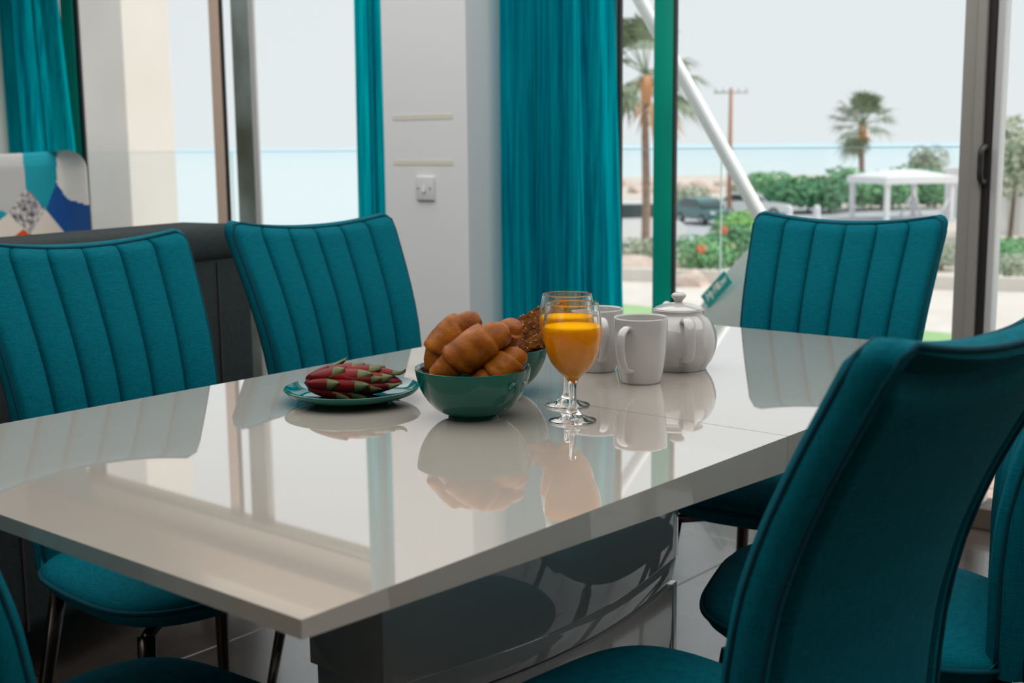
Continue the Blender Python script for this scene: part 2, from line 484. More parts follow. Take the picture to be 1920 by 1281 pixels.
def bow(y0, x0, x1, z0, z1, depth=.045, back=.40, inset=0.0):
    n = 24
    front = [(x0 + (x1 - x0) * k / n, y0 + inset - depth * math.sin(PI * k / n)) for k in range(n + 1)]
    poly = front + [(x1, back), (x0, back)]
    bm = prism(poly, 'z', z0, z1)
    bmesh.ops.recalc_face_normals(bm, faces=bm.faces)
    ed = [e for e in bm.edges if len(e.link_faces) == 2 and e.calc_face_angle(0) > .6]
    bmesh.ops.bevel(bm, geom=ed, offset=.002, segments=2, affect='EDGES', profile=.5)
    return bm
obj('pedestal_panel', bow(.27, .345, .975, .503, .722), gloss_base, tb, 30)
obj('pedestal_band', bow(.272, .352, .968, .468, .5025, back=.395), gloss_base, tb, 30)
obj('shadow_gap', bow(.285, .36, .96, .462, .4678, back=.39), alu_dark, tb, 30)
obj('pedestal_panel', bow(.27, .352, .973, .10, .4618, back=.398), gloss_base, tb, 30)
obj('pedestal_core', bx(.56, 1.14, .404, .60, .06, .72, .004, 2), gloss_base, tb, 30)
obj('plinth', bx(.38, 1.12, .26, .60, 0, .099, .004, 2), gloss_base, tb, 30)

# ------------------------------------------------------------------ dining chairs
ZK = [.40, .44, .50, .57, .65, .73, .80, .87, .93, .985]
YK = [-.1842, -.1842, -.1848, -.1839, -.1889, -.2061, -.2324, -.2675, -.3014, -.3318]
def yprof(z):
    return sum(interp(z + d, ZK, YK) for d in (-.02, -.01, 0, .01, .02)) / 5
def half_w(z): return interp(z, [.42, .985], [.160, .2025])
def top_z(u): return .976 - .019 * (1 - u * u)
RC = .022
def make_back():
    bm = bmesh.new()
    NU, NV = 132, 44
    zb = .43
    def vv(j): return 1 - (1 - j / NV) ** 1.3
    def corner(w, z, zt):
        d = (z - (zt - RC)) / RC
        return w - RC + RC * math.sqrt(max(0, 1 - d * d * .97)) if d > 0 else w
    F = []; B = []
    for j in range(NV + 1):
        row = []
        for i in range(NU + 1):
            u = -1 + 2 * i / NU
            zt = top_z(u); z = zb + (zt - zb) * vv(j)
            w = corner(half_w(z), z, zt)
            y = yprof(z) - .014 * (1 - abs(u) ** 2.2)
            t = (u + 1) * 3 % 1.0
            if i in (0, NU): t = 0
            edge = min(1, (1 - abs(u)) / .035) ** .6 * min(1, (zt - z) / .014) ** .6
            g = abs(2 * t - 1)
            rib = 1 - .55 * g ** 2.6 - .45 * g ** 14
            y += (.0165 * rib + .001) * edge
            row.append(bm.verts.new((w * u, y, z)))
        F.append(row)
    for j in range(NV + 1):
        row = []
        for i in range(NU + 1):
            u = -1 + 2 * i / NU
            zt = top_z(u) - .026; z = zb + (zt - zb) * vv(j)
            w = corner(half_w(z), z, zt) - .019
            puff = (1 - (1 - min(1, (1 - abs(u)) / .10)) ** 2) * (1 - (1 - min(1, (zt - z) / .03)) ** 2)
            y = yprof(z) - .022 - .010 * (1 - abs(u) ** 2.2) - .016 * max(0, puff)
            row.append(bm.verts.new((w * u, y, z)))
        B.append(row)
    for G, flip in ((F, 0), (B, 1)):
        for j in range(NV):
            for i in range(NU):
                q = (G[j][i], G[j][i + 1], G[j + 1][i + 1], G[j + 1][i])
                bm.faces.new(q if not flip else tuple(reversed(q)))
    def loop(G): return [G[j][0] for j in range(NV + 1)] + [G[NV][i] for i in range(1, NU)] + [G[j][NU] for j in range(NV, -1, -1)] + [G[0][i] for i in range(NU - 1, 0, -1)]
    a, b = loop(F), loop(B)
    n = len(a)
    def ring(off, dep):
        r = []
        for p in a:
            c = p.co.copy(); out = Vector((c.x, 0, max(0, (c.z - .86)) * 1.6)) if c.z > .44 else Vector((c.x, 0, 0))
            if out.length > 1e-6: out.normalize()
            c += out * off; c.y -= dep
            r.append(bm.verts.new(c))
        return r
    R1 = ring(.0055, .009); R2 = ring(.0060, .024); R3 = ring(.0000, .036); R4 = ring(-.010, .036)
    for A_, B_ in ((a, R1), (R1, R2), (R2, R3), (R3, R4), (R4, b)):
        for i in range(n):
            k = (i + 1) % n
            bm.faces.new((A_[i], A_[k], B_[k], B_[i]))
    m_ = 2 * NV + NU + 1
    return bm, [v.co.copy() for v in a[:m_]], [v.co.copy() for v in R3[:m_]]
SN = 3.8
def seat_outline(th):
    c, s = math.cos(th), math.sin(th)
    x = .205 * math.copysign(abs(c) ** (2 / SN), c); y = .222 * math.copysign(abs(s) ** (2 / SN), s)
    x *= 1 - .06 * (y < 0) * abs(y) / .222
    return x, y
def seat_zp(y): return .452 + .06 * y
def make_seat():
    bm = bmesh.new(); NT = 72
    S = [1.0, .992, .97, .93, .87, .78, .64, .45, .22]
    def ring(s, top):
        r = []
        for i in range(NT):
            x, y = seat_outline(2 * PI * i / NT)
            z = seat_zp(y * s)
            h = .038 * (1 - s ** 4.5) ** .5 if top else -.040 * (1 - s ** 7) ** .5
            r.append(bm.verts.new((x * s, y * s, z + h)))
        return r
    tops = [ring(s, True) for s in S]; bots = [tops[0]] + [ring(s, False) for s in S[1:]]
    for R, fl in ((tops, 0), (bots, 1)):
        for a, b in zip(R, R[1:]):
            for i in range(NT):
                k = (i + 1) % NT
                bm.faces.new((a[i], a[k], b[k], b[i]))
        c = bm.verts.new((0, 0, seat_zp(0) + (.038 if not fl else -.040)))
        for i in range(NT): bm.faces.new((R[-1][i], R[-1][(i + 1) % NT], c))
    return bm
def make_chair(loc, rotz, label):
    t = thing('dining_chair', label, 'chair', loc, rotz, 'teal dining chairs around the table')
    st = obj('seat', make_seat(), teal, t)
    obj('piping', tube([(1.005 * x, 1.005 * y, seat_zp(y)) for x, y in (seat_outline(2 * PI * i / 64) for i in range(64))], .0045, 6, True), teal_pipe, st)
    bm, fl_, bl_ = make_back()
    bk = obj('backrest', bm, teal, t, 50)
    def thin(L): return [L[i] for i in range(0, len(L), 3)] + [L[-1]]
    obj('piping', tube(thin(fl_), .0034, 6), teal_pipe, bk)
    obj('rear_piping', tube(thin(bl_), .0030, 6), teal_pipe, bk)
    # curved shell that carries the back down and under the seat
    pr_ = catmull([(-.222, .55), (-.221, .49), (-.214, .445), (-.190, .418), (-.15, .408), (-.08, .410), (.02, .414)], 4)
    SHW = .158
    def shf(u, v):
        q = pr_[min(len(pr_) - 1, int(round(v * (len(pr_) - 1))))]
        nx_ = pr_[min(len(pr_) - 1, int(round(v * (len(pr_) - 1))) + 1)]; pv_ = pr_[max(0, int(round(v * (len(pr_) - 1))) - 1)]
        tn = Vector((nx_.x - pv_.x, nx_.y - pv_.y)).normalized(); no = Vector((-tn.y, tn.x))
        if no.x + no.y < 0: no = -no
        th_ = .030
        if u < .5: k_ = -1 + 4 * u; o_ = 0
        else: k_ = 1 - 4 * (u - .5); o_ = th_
        return Vector((k_ * (SHW + .030 * v) * (1 if o_ == 0 else 1), q.x + no.x * o_, q.y + no.y * o_))
    sb_, vs_ = grid(shf, 24, len(pr_) - 1)
    bmesh.ops.remove_doubles(sb_, verts=sb_.verts, dist=1e-5)
    obj('shell', sb_, teal, t, 50)
    for sx in (-1, 1):
        for a, b in (((sx * .160, .165, .420), (sx * .205, .225, .004)), ((sx * .150, -.165, .405), (sx * .195, -.245, .004))):
            lg = obj('leg', tube([Vector(a).lerp(Vector(b), k / 4) for k in range(5)], [.0135, .0130, .0122, .0112, .010], 12), metal_dark, t)
            fo = obj('foot', lathe([(0, 0), (.011, 0), (.011, .006), (0, .006)], 12, center=(b[0], b[1], 0)), alu_dark, lg)
    # under-seat frame
    fr = tube([(-.150, -.165, .407), (.160, .165, .420)], .009, 8); tube([(.150, -.165, .407), (-.160, .165, .420)], .009, 8, bm=fr)
    obj('seat_frame', fr, metal_dark, t)
    return t
def head(deg): return math.radians(deg - 90)      # local +Y faces the heading
chA = make_chair((.564, .956, 0), head(-97.0), 'teal channel-back chair in front of the sofa at the table\'s near left')
dup(chA, (1.142, 1.016, 0), head(-99.3), 'teal channel-back chair between the sofa and the white pier')
dup(chA, (1.551, .390, 0), head(188.0), 'teal channel-back chair at the far head of the table by the glass doors')
dup(chA, (.517, -.022, 0), head(85.1), 'large foreground teal chair seen from behind, its plain back blocking the table')
dup(chA, (1.081, .015, 0), head(109), 'teal chair seen side-on behind the foreground chair at the right edge')
dup(chA, (.089, .450, 0), head(3.4), 'teal chair at the near end of the table, only its seat showing')

# ------------------------------------------------------------------ tableware and food
ZT = .76
Rh = Vector((math.sin(yaw), -math.cos(yaw), 0)); Ah = Vector((math.cos(yaw), math.sin(yaw), 0)); Z = Vector((0, 0, 1))
def bowl(loc, label):
    t = thing('serving_bowl', label, 'bowl', loc, 0, 'green serving bowls')
    outp = [(0, .004), (.030, .004), (.031, 0), (.035, 0), (.036, .004), (.050, .011), (.063, .024), (.0725, .040), (.0775, .055), (.0795, .0675), (.0792, .0690), (.0780, .0692)]
    inp = [(.0765, .068), (.0735, .054), (.068, .039), (.058, .025), (.044, .014), (.025, .0085), (0, .007)]
    obj('body', lathe(catmull2(outp), 64), green_glaze, t)
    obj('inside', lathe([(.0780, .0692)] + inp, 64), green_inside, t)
    return t
def catmull2(p): return [(max(0, v.x), v.y) for v in catmull([(a, b, 0) for a, b in p], 3)]
B1 = Vector((.6525, .3997, ZT)); B2 = Vector((.803, .489, ZT))
bowl(B1, 'green bowl in front, heaped with golden bread rolls')
bowl(B2, 'green bowl behind the rolls, holding seeded bread sticks')

def roll_bread(pts, rad, seed, label):
    """rolled dough log: stepped tapering coils swept along a bent axis"""
    rnd = random.Random(seed)
    ax = catmull(pts, 36)
    N = len(ax); seg = 28
    T = [0, .04, .10, .20, .292, .304, .34, .50, .66, .696, .708, .80, .90, .96, 1.0]
    Rr = [.12, .42, .60, .72, .76, .92, .985, 1.0, .985, .92, .76, .72, .60, .42, .12]
    bm = bmesh.new(); rings = []
    up = Vector((0, 0, 1))
    off = rnd.uniform(0, 6)
    for i in range(N):
        a = ax[max(0, i - 1)]; b = ax[min(N - 1, i + 1)]; tn = (b - a).normalized()
        nr = (up - tn * up.dot(tn)).normalized(); bn = tn.cross(nr)
        ring = []
        for k in range(seg):
            an = 2 * PI * k / seg
            t = i / (N - 1) + .035 * math.sin(an + off)
            r = rad * interp(t, T, Rr)
            p = ax[i] + (nr * math.cos(an) + bn * math.sin(an) * 1.05) * r
            p += (nr * math.cos(an) + bn * math.sin(an)) * ((noise.noise(p * 45 + Vector((seed, 0, 0))) * .0022 + noise.noise(p * 120) * .0007))
            ring.append(bm.verts.new(p))
        rings.append(ring)
    for a, b in zip(rings, rings[1:]):
        for k in range(seg):
            j = (k + 1) % seg
            bm.faces.new((a[k], a[j], b[j], b[k]))
    bm.faces.new(rings[0][::-1]); bm.faces.new(rings[-1])
    o = obj('bread_roll', bm, crust, None, 42)
    return tag(o, label, 'bread', 'bread rolls in the front bowl')
def rel(base, r, a, z): return base + Rh * r + Ah * a + Z * z
roll_bread([rel(B1, -.052, -.020, .052), rel(B1, -.018, -.022, .082), rel(B1, .020, -.016, .108), rel(B1, .050, .000, .118)], .0275, 1, 'big golden bread roll lying diagonally on top of the bowl')
roll_bread([rel(B1, -.052, .012, .050), rel(B1, -.046, .020, .086), rel(B1, -.020, .028, .116), rel(B1, .012, .032, .128)], .0255, 2, 'bread roll standing at the left rim behind the top roll')
roll_bread([rel(B1, .000, -.030, .046), rel(B1, .030, -.026, .060), rel(B1, .052, -.018, .078), rel(B1, .066, -.008, .092)], .0245, 3, 'bread roll low at the right rim of the bowl')
roll_bread([rel(B1, .012, .026, .060), rel(B1, .034, .026, .092), rel(B1, .050, .022, .116), rel(B1, .056, .016, .128)], .0215, 4, 'bread roll whose end peeks out at upper right behind the top roll')

def stick(c, ang, tilt, label, seed):
    rnd = random.Random(seed)
    d = (Rh * math.cos(ang) + Z * math.sin(ang)).normalized(); n2 = (Ah * math.cos(tilt) + (-Rh * math.sin(ang) + Z * math.cos(ang)) * math.sin(tilt)).normalized()
    n3 = d.cross(n2)
    L, W, T_ = .066, .0125, .0052
    bm = bmesh.new()
    rings = []
    for i in range(23):
        s = -1 + 2 * i / 22
        e = (1 - abs(s) ** 14) ** .5 if abs(s) < 1 else .35
        ring = []
        for k in range(16):
            an = 2 * PI * k / 16
            x = math.copysign(abs(math.cos(an)) ** .5, math.cos(an)) * W * e; y = math.copysign(abs(math.sin(an)) ** .6, math.sin(an)) * T_ * e
            p = c + d * (s * L) + n2 * x + n3 * y
            p += (n2 * math.cos(an) + n3 * math.sin(an)) * noise.noise(p * 130) * .0028
            ring.append(bm.verts.new(p))
        rings.append(ring)
    for a, b in zip(rings, rings[1:]):
        for k in range(16):
            j = (k + 1) % 16
            bm.faces.new((a[k], a[j], b[j], b[k]))
    bm.faces.new(rings[0][::-1]); bm.faces.new(rings[-1])
    o = obj('bread_stick', bm, stick_m)
    tag(o, label, 'breadstick', 'seeded bread sticks in the rear bowl')
    sb = bmesh.new()
    for _ in range(90):
        s = rnd.uniform(-.95, .95); an = rnd.uniform(0, 2 * PI)
        x = math.copysign(abs(math.cos(an)) ** .5, math.cos(an)) * W; y = math.copysign(abs(math.sin(an)) ** .6, math.sin(an)) * T_
        p = c + d * (s * L) + n2 * x + n3 * y
        q = rnd.uniform(0, PI); dd = (d * math.cos(q) + n2 * math.sin(q)) * .0017; ee = (n3 * .0009 + n2 * .0006)
        tube([p - dd, p, p + dd], [.0003, .0010, .0003], 5, bm=sb)
    s_ = obj('sesame_seeds', sb, seed_m, o); s_['kind'] = 'stuff'
an = math.radians(27)
stick(rel(B2, .052, .024, .106), an, .75, 'topmost seeded bread stick, leaning highest out of the rear bowl', 1)
stick(rel(B2, .048, .012, .0945), an * .97, .75, 'second seeded bread stick, just under the topmost one', 2)
stick(rel(B2, .060, .000, .087), an * 1.03, .75, 'third seeded bread stick from the top, crossing the middle', 3)
stick(rel(B2, .064, -.014, .0765), an * .8, .75, 'lowest seeded bread stick, resting on the rear bowl\'s rim', 4)

# plate and fruit
PC = Vector((.6217, .6103, ZT))
pt = thing('plate', 'shallow round green plate under the red fruit', 'plate', PC)
obj('body', lathe(catmull2([(0, .003), (.045, .003), (.050, 0), (.054, .0005), (.060, .004), (.080, .009), (.093, .014), (.0985, .0195), (.0990, .0215), (.0975, .0222)]), 72), green_glaze, pt)
obj('inside', lathe([(.0975, .0222), (.0945, .0195), (.086, .0135), (.070, .0095), (.045, .0078), (0, .0072)], 72), mat('plate_glaze', (0, 92, 96), .05, 0, .3), pt)
fr = thing('dragon_fruit', 'red dragon fruit with green-tipped scales lying on the plate', 'fruit', PC + Rh * .002 + Z * .0078, math.atan2(Rh.y, Rh.x))
# fruit axis along local X (image right), body an ovoid
def fbody(t, an, grow=0.0):
    r = (.030 + grow) * max(.02, math.sin(PI * min(1, max(0, t))) ** .55) * (1.06 - .25 * t)
    x = -.072 + .144 * t
    return Vector((x, r * math.cos(an) * 1.25, .020 + r * math.sin(an) * .74))
bm = bmesh.new(); rings = []
for i in range(27):
    t = i / 26
    rings.append([bm.verts.new(fbody(t, 2 * PI * k / 36) + Vector((0, 0, 0))) for k in range(36)])
for a, b in zip(rings, rings[1:]):
    for k in range(36):
        j = (k + 1) % 36; bm.faces.new((a[k], a[j], b[j], b[k]))
bm.faces.new(rings[0][::-1]); bm.faces.new(rings[-1])
for v in bm.verts: v.co.z = max(v.co.z, .0005)
obj('body', bm, fruit_red, fr)
rnd = random.Random(4)
def scale(t0, an0, ln, wd, lift, curl):
    """pointed fleshy scale growing along the fruit towards its tip; its last third is green"""
    bm = bmesh.new(); NS, NW = 12, 8
    vs = []
    for i in range(NS + 1):
        s = i / NS
        w = wd * (math.sin(PI * min(1, .18 + s * .82)) ** .6 if s < .999 else .03)
        row = []
        for k in range(NW + 1):
            q = -1 + 2 * k / NW
            t = t0 + ln * s / .144
            p = fbody(min(t, .985), an0 + q * w + s * .12, .0008)
            c = fbody(min(t, .985), an0, 0)
            out = (p - Vector((p.x, 0, .020))).normalized()
            p += out * (lift * s ** 2 + .0045 * (1 - q * q) + .001)
            if t > .985: p.x += (t - .985) * .144
            p += Vector((0, 0, 1)) * curl * max(0, s - .7) ** 1.5
            p.z = max(p.z, .001)
            row.append(bm.verts.new(p))
        vs.append(row)
    for i in range(NS):
        for k in range(NW):
            f = bm.faces.new((vs[i][k], vs[i + 1][k], vs[i + 1][k + 1], vs[i][k + 1]))
            f.material_index = 1 if i >= NS - 4 or (i >= NS - 5 and (k in (0, NW - 1))) else 0
    o = obj('scale', bm, [fruit_red, fruit_green], fr)
    md = o.modifiers.new('thickness', 'SOLIDIFY'); md.thickness = .0016
for t0, offs, n, ln, wd in ((.04, .2, 7, .062, .50), (.24, .65, 8, .062, .46), (.44, .1, 8, .058, .46), (.62, .6, 7, .052, .50)):
    for k in range(n):
        a0 = offs + 2 * PI * k / n
        if math.sin(a0) < -.72: continue
        scale(t0 + rnd.uniform(-.03, .03), a0, ln * rnd.uniform(.85, 1.1), wd, .005 * rnd.uniform(.4, 1.6), .022 * rnd.uniform(-.6, 1.3))

# goblets
def goblet(loc, label):
    t = thing('wine_glass', label, 'glass', loc, 0, 'stemmed glasses of orange juice')
    prof = [(0, .0045), (.012, .0062), (.0052, .0125), (.0043, .026), (.0046, .048), (.0075, .058), (.0125, .0635)]
    outer = [(0, 0), (.0310, 0), (.0320, .0012), (.0305, .0026), (.020, .0055), (.0115, .0100), (.0068, .0165), (.0052, .026), (.0050, .044), (.0062, .053), (.0105, .0600), (.0190, .0680), (.0285, .0800), (.0352, .0960), (.0386, .1130), (.0392, .1250), (.0378, .1420), (.0348, .1590), (.0343, .1602)]
    inner = [(.0336, .1600), (.0340, .1588), (.0370, .1420), (.0383, .1250), (.0377, .1130), (.0343, .0965), (.0277, .0815), (.0180, .0705), (.0090, .0650), (0, .0630)]
    obj('glass_body', lathe(outer[:1] + catmull2(outer[1:]) + inner, 64), glass, t)
    jl = [(0, .0626), (.0092, .0647), (.0182, .0702), (.0279, .0813), (.0345, .0964), (.0379, .1130), (.0385, .1250), (.0383, .1290), (.0374, .1295), (0, .1292)]
    obj('juice', lathe(jl, 64), juice, t)
    obj('rim', tube([(.0345 * math.cos(2 * PI * i / 64), .0345 * math.sin(2 * PI * i / 64), .1602) for i in range(64)], .00042, 6, True), gold_m, t)
    return t
goblet((.7085, .2704, ZT + .0004), 'nearer stemmed glass of orange juice, in front of its twin')
goblet((.7852, .3384, ZT + .0004), 'farther stemmed glass of orange juice, mostly hidden by the nearer one')

def mug(loc, deg, label):
    t = thing('mug', label, 'mug', loc, deg, 'white china mugs')
    out = [(0, .003), (.026, .003), (.0275, 0), (.0298, .0004), (.0318, .004), (.0362, .022), (.0398, .046), (.0416, .074), (.0420, .1005), (.0415, .1020)]
    inn = [(.0403, .1020), (.0398, .1000), (.0392, .074), (.0374, .046), (.0338, .022), (.028, .008), (0, .0062)]
    obj('body', lathe(catmull2(out) + inn, 64), china, t)
    h = catmull([(.0375, 0, .088), (.050, 0, .0905), (.0640, 0, .082), (.0675, 0, .062), (.0615, 0, .040), (.050, 0, .0255), (.0345, 0, .0215)], 7)
    obj('handle', tube(h, [.0072] * 3 + [.0062] * (len(h) - 6) + [.0070] * 3, 14, flat=(.62, 1.12)), china, t)
    return t
az_cam = math.atan2(-.7448 - .36, -.6222 - 1.0)
mug((1.0006, .3595, ZT), az_cam - math.radians(27), 'white mug standing in front of the teapot, handle towards the viewer')
mug((1.0442, .4753, ZT), az_cam + math.radians(12), 'white mug half hidden behind the juice glasses')

tp = thing('teapot', 'round white china teapot with knobbed lid', 'teapot', (1.1405, .3802, ZT), az_cam + math.radians(10))
outp = [(0, .003), (.040, .003), (.042, 0), (.046, .0005), (.0475, .004), (.0565, .018), (.0625, .036), (.0635, .050), (.0605, .066), (.0530, .080), (.0445, .0880), (.0415, .0920), (.0415, .0970), (.0425, .0985), (.0410, .0992)]
obj('body', lathe(catmull2(outp) + [(.039, .098), (.038, .092), (0, .090)], 64), china, tp)
lid = obj('lid', lathe(catmull2([(.0385, .0975), (.0402, .0990), (.0395, .1010), (.030, .1050), (.016, .1085), (.0075, .1100)]) + [(0, .1105)], 64), china, tp)
obj('knob', lathe(catmull2([(.0070, .1085), (.0062, .1115), (.0085, .1150), (.0118, .1190), (.0118, .1225), (.0085, .1255), (.0035, .1265)]) + [(0, .1266)], 32), china, lid)
h = catmull([(.050, 0, .083), (.066, 0, .0900), (.086, 0, .0850), (.0935, 0, .066), (.0890, 0, .042), (.0780, 0, .026), (.0560, 0, .019)], 7)
obj('handle', tube(h, .0072, 14, flat=(.62, 1.25)), china, tp)
sp = catmull([(-.050, 0, .030), (-.072, 0, .042), (-.084, 0, .064), (-.094, 0, .086), (-.104, 0, .094)], 6)
obj('spout', tube(sp, [.017 - .010 * k / (len(sp) - 1) for k in range(len(sp))], 16), china, tp)

# ------------------------------------------------------------------ sofa and armchair
sf = thing('sofa', 'charcoal fabric sofa seen from behind, back of the left chairs', 'sofa', (.663, 1.68, 0), math.radians(10.8))
obj('back', bx(-1.70, .785, .012, .22, .10, .905, .045, 5), sofa_m, sf, 40)
obj('top_roll', bx(-1.70, .765, 0, .24, .845, .940, .04, 5), sofa_m, sf, 40)
obj('seat', bx(-1.55, .60, .22, .87, .14, .44, .04, 4), sofa_m, sf, 40)
obj('armrest', bx(.60, .785, .22, .92, .10, .64, .04, 4), sofa_m, sf, 40)
obj('armrest', bx(-1.70, -1.55, .22, .92, .10, .64, .04, 4), sofa_m, sf, 40)
for x in (-1.25, -.62, .01, .64):
    obj('seam', bx(x - .003, x + .003, .008, .014, .12, .85), alu_dark, sf, False)
for x in (-1.62, .62):
    for y in (.07, .84): obj('leg', lathe([(0, 0), (.018, 0), (.026, .10), (0, .10)], 16, center=(x, y, 0)), alu_dark, sf)

P_COL = dict(grey=(178, 178, 178), teal=(0, 142, 158), white=(222, 218, 214), speckle=(150, 148, 148), blue=(0, 72, 140), beige=(214, 202, 190), orange=(196, 72, 20), sage=(180, 186, 160))
def patch_mat(k):
    if k == 'speckle': return mat('speckled_patch', (206, 200, 198), .9, var=((60, 60, 70), 60, 2))
    return mat(k + '_patch', P_COL[k], .9, bump=(300, .15))
PK = list(P_COL)
pmats = [patch_mat(k) for k in PK]
POLY = [('white', [(90, 270), (150, 270), (150, 369), (125, 369), (101, 362), (85, 332)]),
        ('blue', [(85, 332), (101, 362), (125, 369), (150, 369), (150, 470), (82, 470), (95, 425), (64, 380)]),
        ('speckle', [(32, 341), (63, 380), (36, 423), (0, 386)]),
        ('teal', [(31, 270), (91, 270), (86, 334), (64, 380), (33, 341)]),
        ('beige', [(63, 380), (95, 425), (80, 470), (47, 445), (36, 423)]),
        ('orange', [(-12, 440), (25, 414), (34, 425), (18, 446), (-5, 462)]),
        ('sage', [(36, 423), (47, 445), (80, 470), (10, 470), (20, 443)]),
        ('grey', [(-70, 270), (31, 270), (33, 341), (0, 386), (-40, 360)]),
        ('beige', [(0, 386), (36, 423), (-12, 440), (-30, 410)])]
def patch_of(x, y):
    """patchwork layout; x across in cm from the chair's centre line, y up in cm from the floor (drawn on a 4.75-per-cm grid)"""
    gx = x * 4.75 - 43; gy = 276 + (112 - y) * 4.75
    for nm, pg in POLY:
        ins = False
        for a in range(len(pg)):
            (x1, y1), (x2, y2) = pg[a], pg[a - 1]
            if (y1 > gy) != (y2 > gy) and gx < (x2 - x1) * (gy - y1) / (y2 - y1) + x1: ins = not ins
        if ins: return nm
    n = int((gx + 400) // 75) + int(gy // 60)
    return PK[(n * 3) % len(PK)]
ac = thing('armchair', 'patchwork wingback armchair in the far left corner', 'armchair', (1.63, 3.62, 0), math.radians(62.7 - 270))
# local: faces +Y, X to the viewer's left when seen from the front
def wing_y(a, z):
    w = max(0, abs(a) - .78) / .22
    return -.26 + .20 * w ** 1.5 - .12 * max(0, z - .45) ** 1.1 * (1 - .2 * w)
bm = bmesh.new(); NU, NV = 170, 120
def acf(i, j, off):
    a = -1 + 2 * i / NU; v = j / NV
    zt = 1.125 - .012 * (1 - a * a)
    z = .34 + (zt - .34) * v
    w = .375 - .05 * max(0, .62 - z)
    d = (z - (zt - .07)) / .07
    if d > 0: w = w - .07 + .07 * math.sqrt(max(0, 1 - d * d * .97))
    e = min(1, (1 - abs(a)) / .06) * min(1, (zt - z) / .05)
    y = wing_y(a, z) + off * (.3 + .7 * math.sqrt(max(0, e)))
    return Vector((w * a, y, z))
FR = [[bm.verts.new(acf(i, j, .035)) for j in range(NV + 1)] for i in range(NU + 1)]
RR = [[bm.verts.new(acf(i, j, -.05)) for j in range(NV + 1)] for i in range(NU + 1)]
for G, fp in ((FR, 1), (RR, 0)):
    for i in range(NU):
        for j in range(NV):
            f = bm.faces.new((G[i][j], G[i + 1][j], G[i + 1][j + 1], G[i][j + 1]))
            c = f.calc_center_median()
            f.material_index = PK.index(patch_of(-c.x * 100 * .98, c.z * 100))
per = lambda G: [G[i][NV] for i in range(NU + 1)]
def strip(a, b):
    for k in range(len(a) - 1):
        f = bm.faces.new((a[k], a[k + 1], b[k + 1], b[k])); c = f.calc_center_median()
        f.material_index = PK.index(patch_of(-c.x * 100 * .98, c.z * 100))
strip(per(FR), per(RR)); strip(FR[0], RR[0]); strip(FR[NU], RR[NU]); strip([FR[i][0] for i in range(NU + 1)], [RR[i][0] for i in range(NU + 1)])
obj('backrest', bm, pmats, ac)
obj('seat', bx(-.31, .31, -.26, .34, .26, .44, .04, 4), pmats[PK.index('teal')], ac, 40)
for s in (-1, 1):
    obj('armrest', bx(s * .36 - .06, s * .36 + .06, -.26, .30, .24, .60, .04, 4), pmats[PK.index('blue' if s > 0 else 'beige')], ac, 40)
    for y in (-.24, .28): obj('leg', tube([(s * .28, y, .26), (s * .32, y * 1.12, 0)], [.020, .013], 12), mat('beech_leg', (170, 128, 84), .5), ac)

# ------------------------------------------------------------------ balcony
dk = struct('balcony_deck')
plank_m = mat('pink_deck_wood', (214, 186, 174), .7, var=((196, 164, 150), 3, 4, (8, .6, 8)))
pm = None
k = 0
x = XG + .075
while x < 4.84:
    if pm is None:
        o = obj('plank', bx(-.054, .054, -7.5, 7.5, -.026, -.004, .002, 1), plank_m, dk, False); pm = o.data
    else:
        o = bpy.data.objects.new('plank', pm); link(o, dk)
    o.location = (x + .057, 2.5, -.002 - .003 * (k % 3 == 1)); x += .121; k += 1
obj('balcony_slab', bx(XG + .06, 5.0, -5, 10, -.30, -.034), mat('slab', (190, 186, 180), .9), dk, False)
for nm, ya, yb, lab in (('left', 2.44, 10.0, 'clear glass balcony railing beyond the left window'), ('right', -4.9, 2.44, 'clear glass balcony railing beyond the right doors')):
    r = thing('glass_railing', lab, 'railing', (4.75, 0, 0), 0, 'balcony railings')
    n = round((yb - ya) / 1.85)
    for q in range(n):
        a = ya + (yb - ya) * q / n; b = ya + (yb - ya) * (q + 1) / n
        g = obj('glass_panel', bx(-.006, .006, a + .008, b - .008, -.03, 1.098), rail_glass, r, False)
        obj('panel_edge', bx(-.0062, .0062, a + .008, b - .008, 1.0981, 1.102), rail_edge, g, False)
        obj('side_edge', bx(-.0062, .0062, a + .006, a + .0079, -.03, 1.10), rail_edge, g, False)
    obj('base_channel', bx(-.03, .03, ya, yb, -.034, .03), alu, r, False)
pier = obj('exterior_wall', bx(4.9, 5.32, 7.66, 11.0, -3.4, 4.5, .006, 1), mat('cream_render', (228, 222, 217), .9, var=((220, 213, 206), 1.2, 4)), None, False)
pier['kind'] = 'structure'
# slanting white steel brace
br = tube([(3.6, 2.749, 2.6), (3.6, 2.141, 1.682), (3.6, 1.608, .876), (3.6, 1.026, -.003)], .027, 20)
o = obj('steel_brace', br, mat('white_steel', (236, 238, 240), .4)); tag(o, 'slanting white steel tube brace outside the right doors', 'brace')
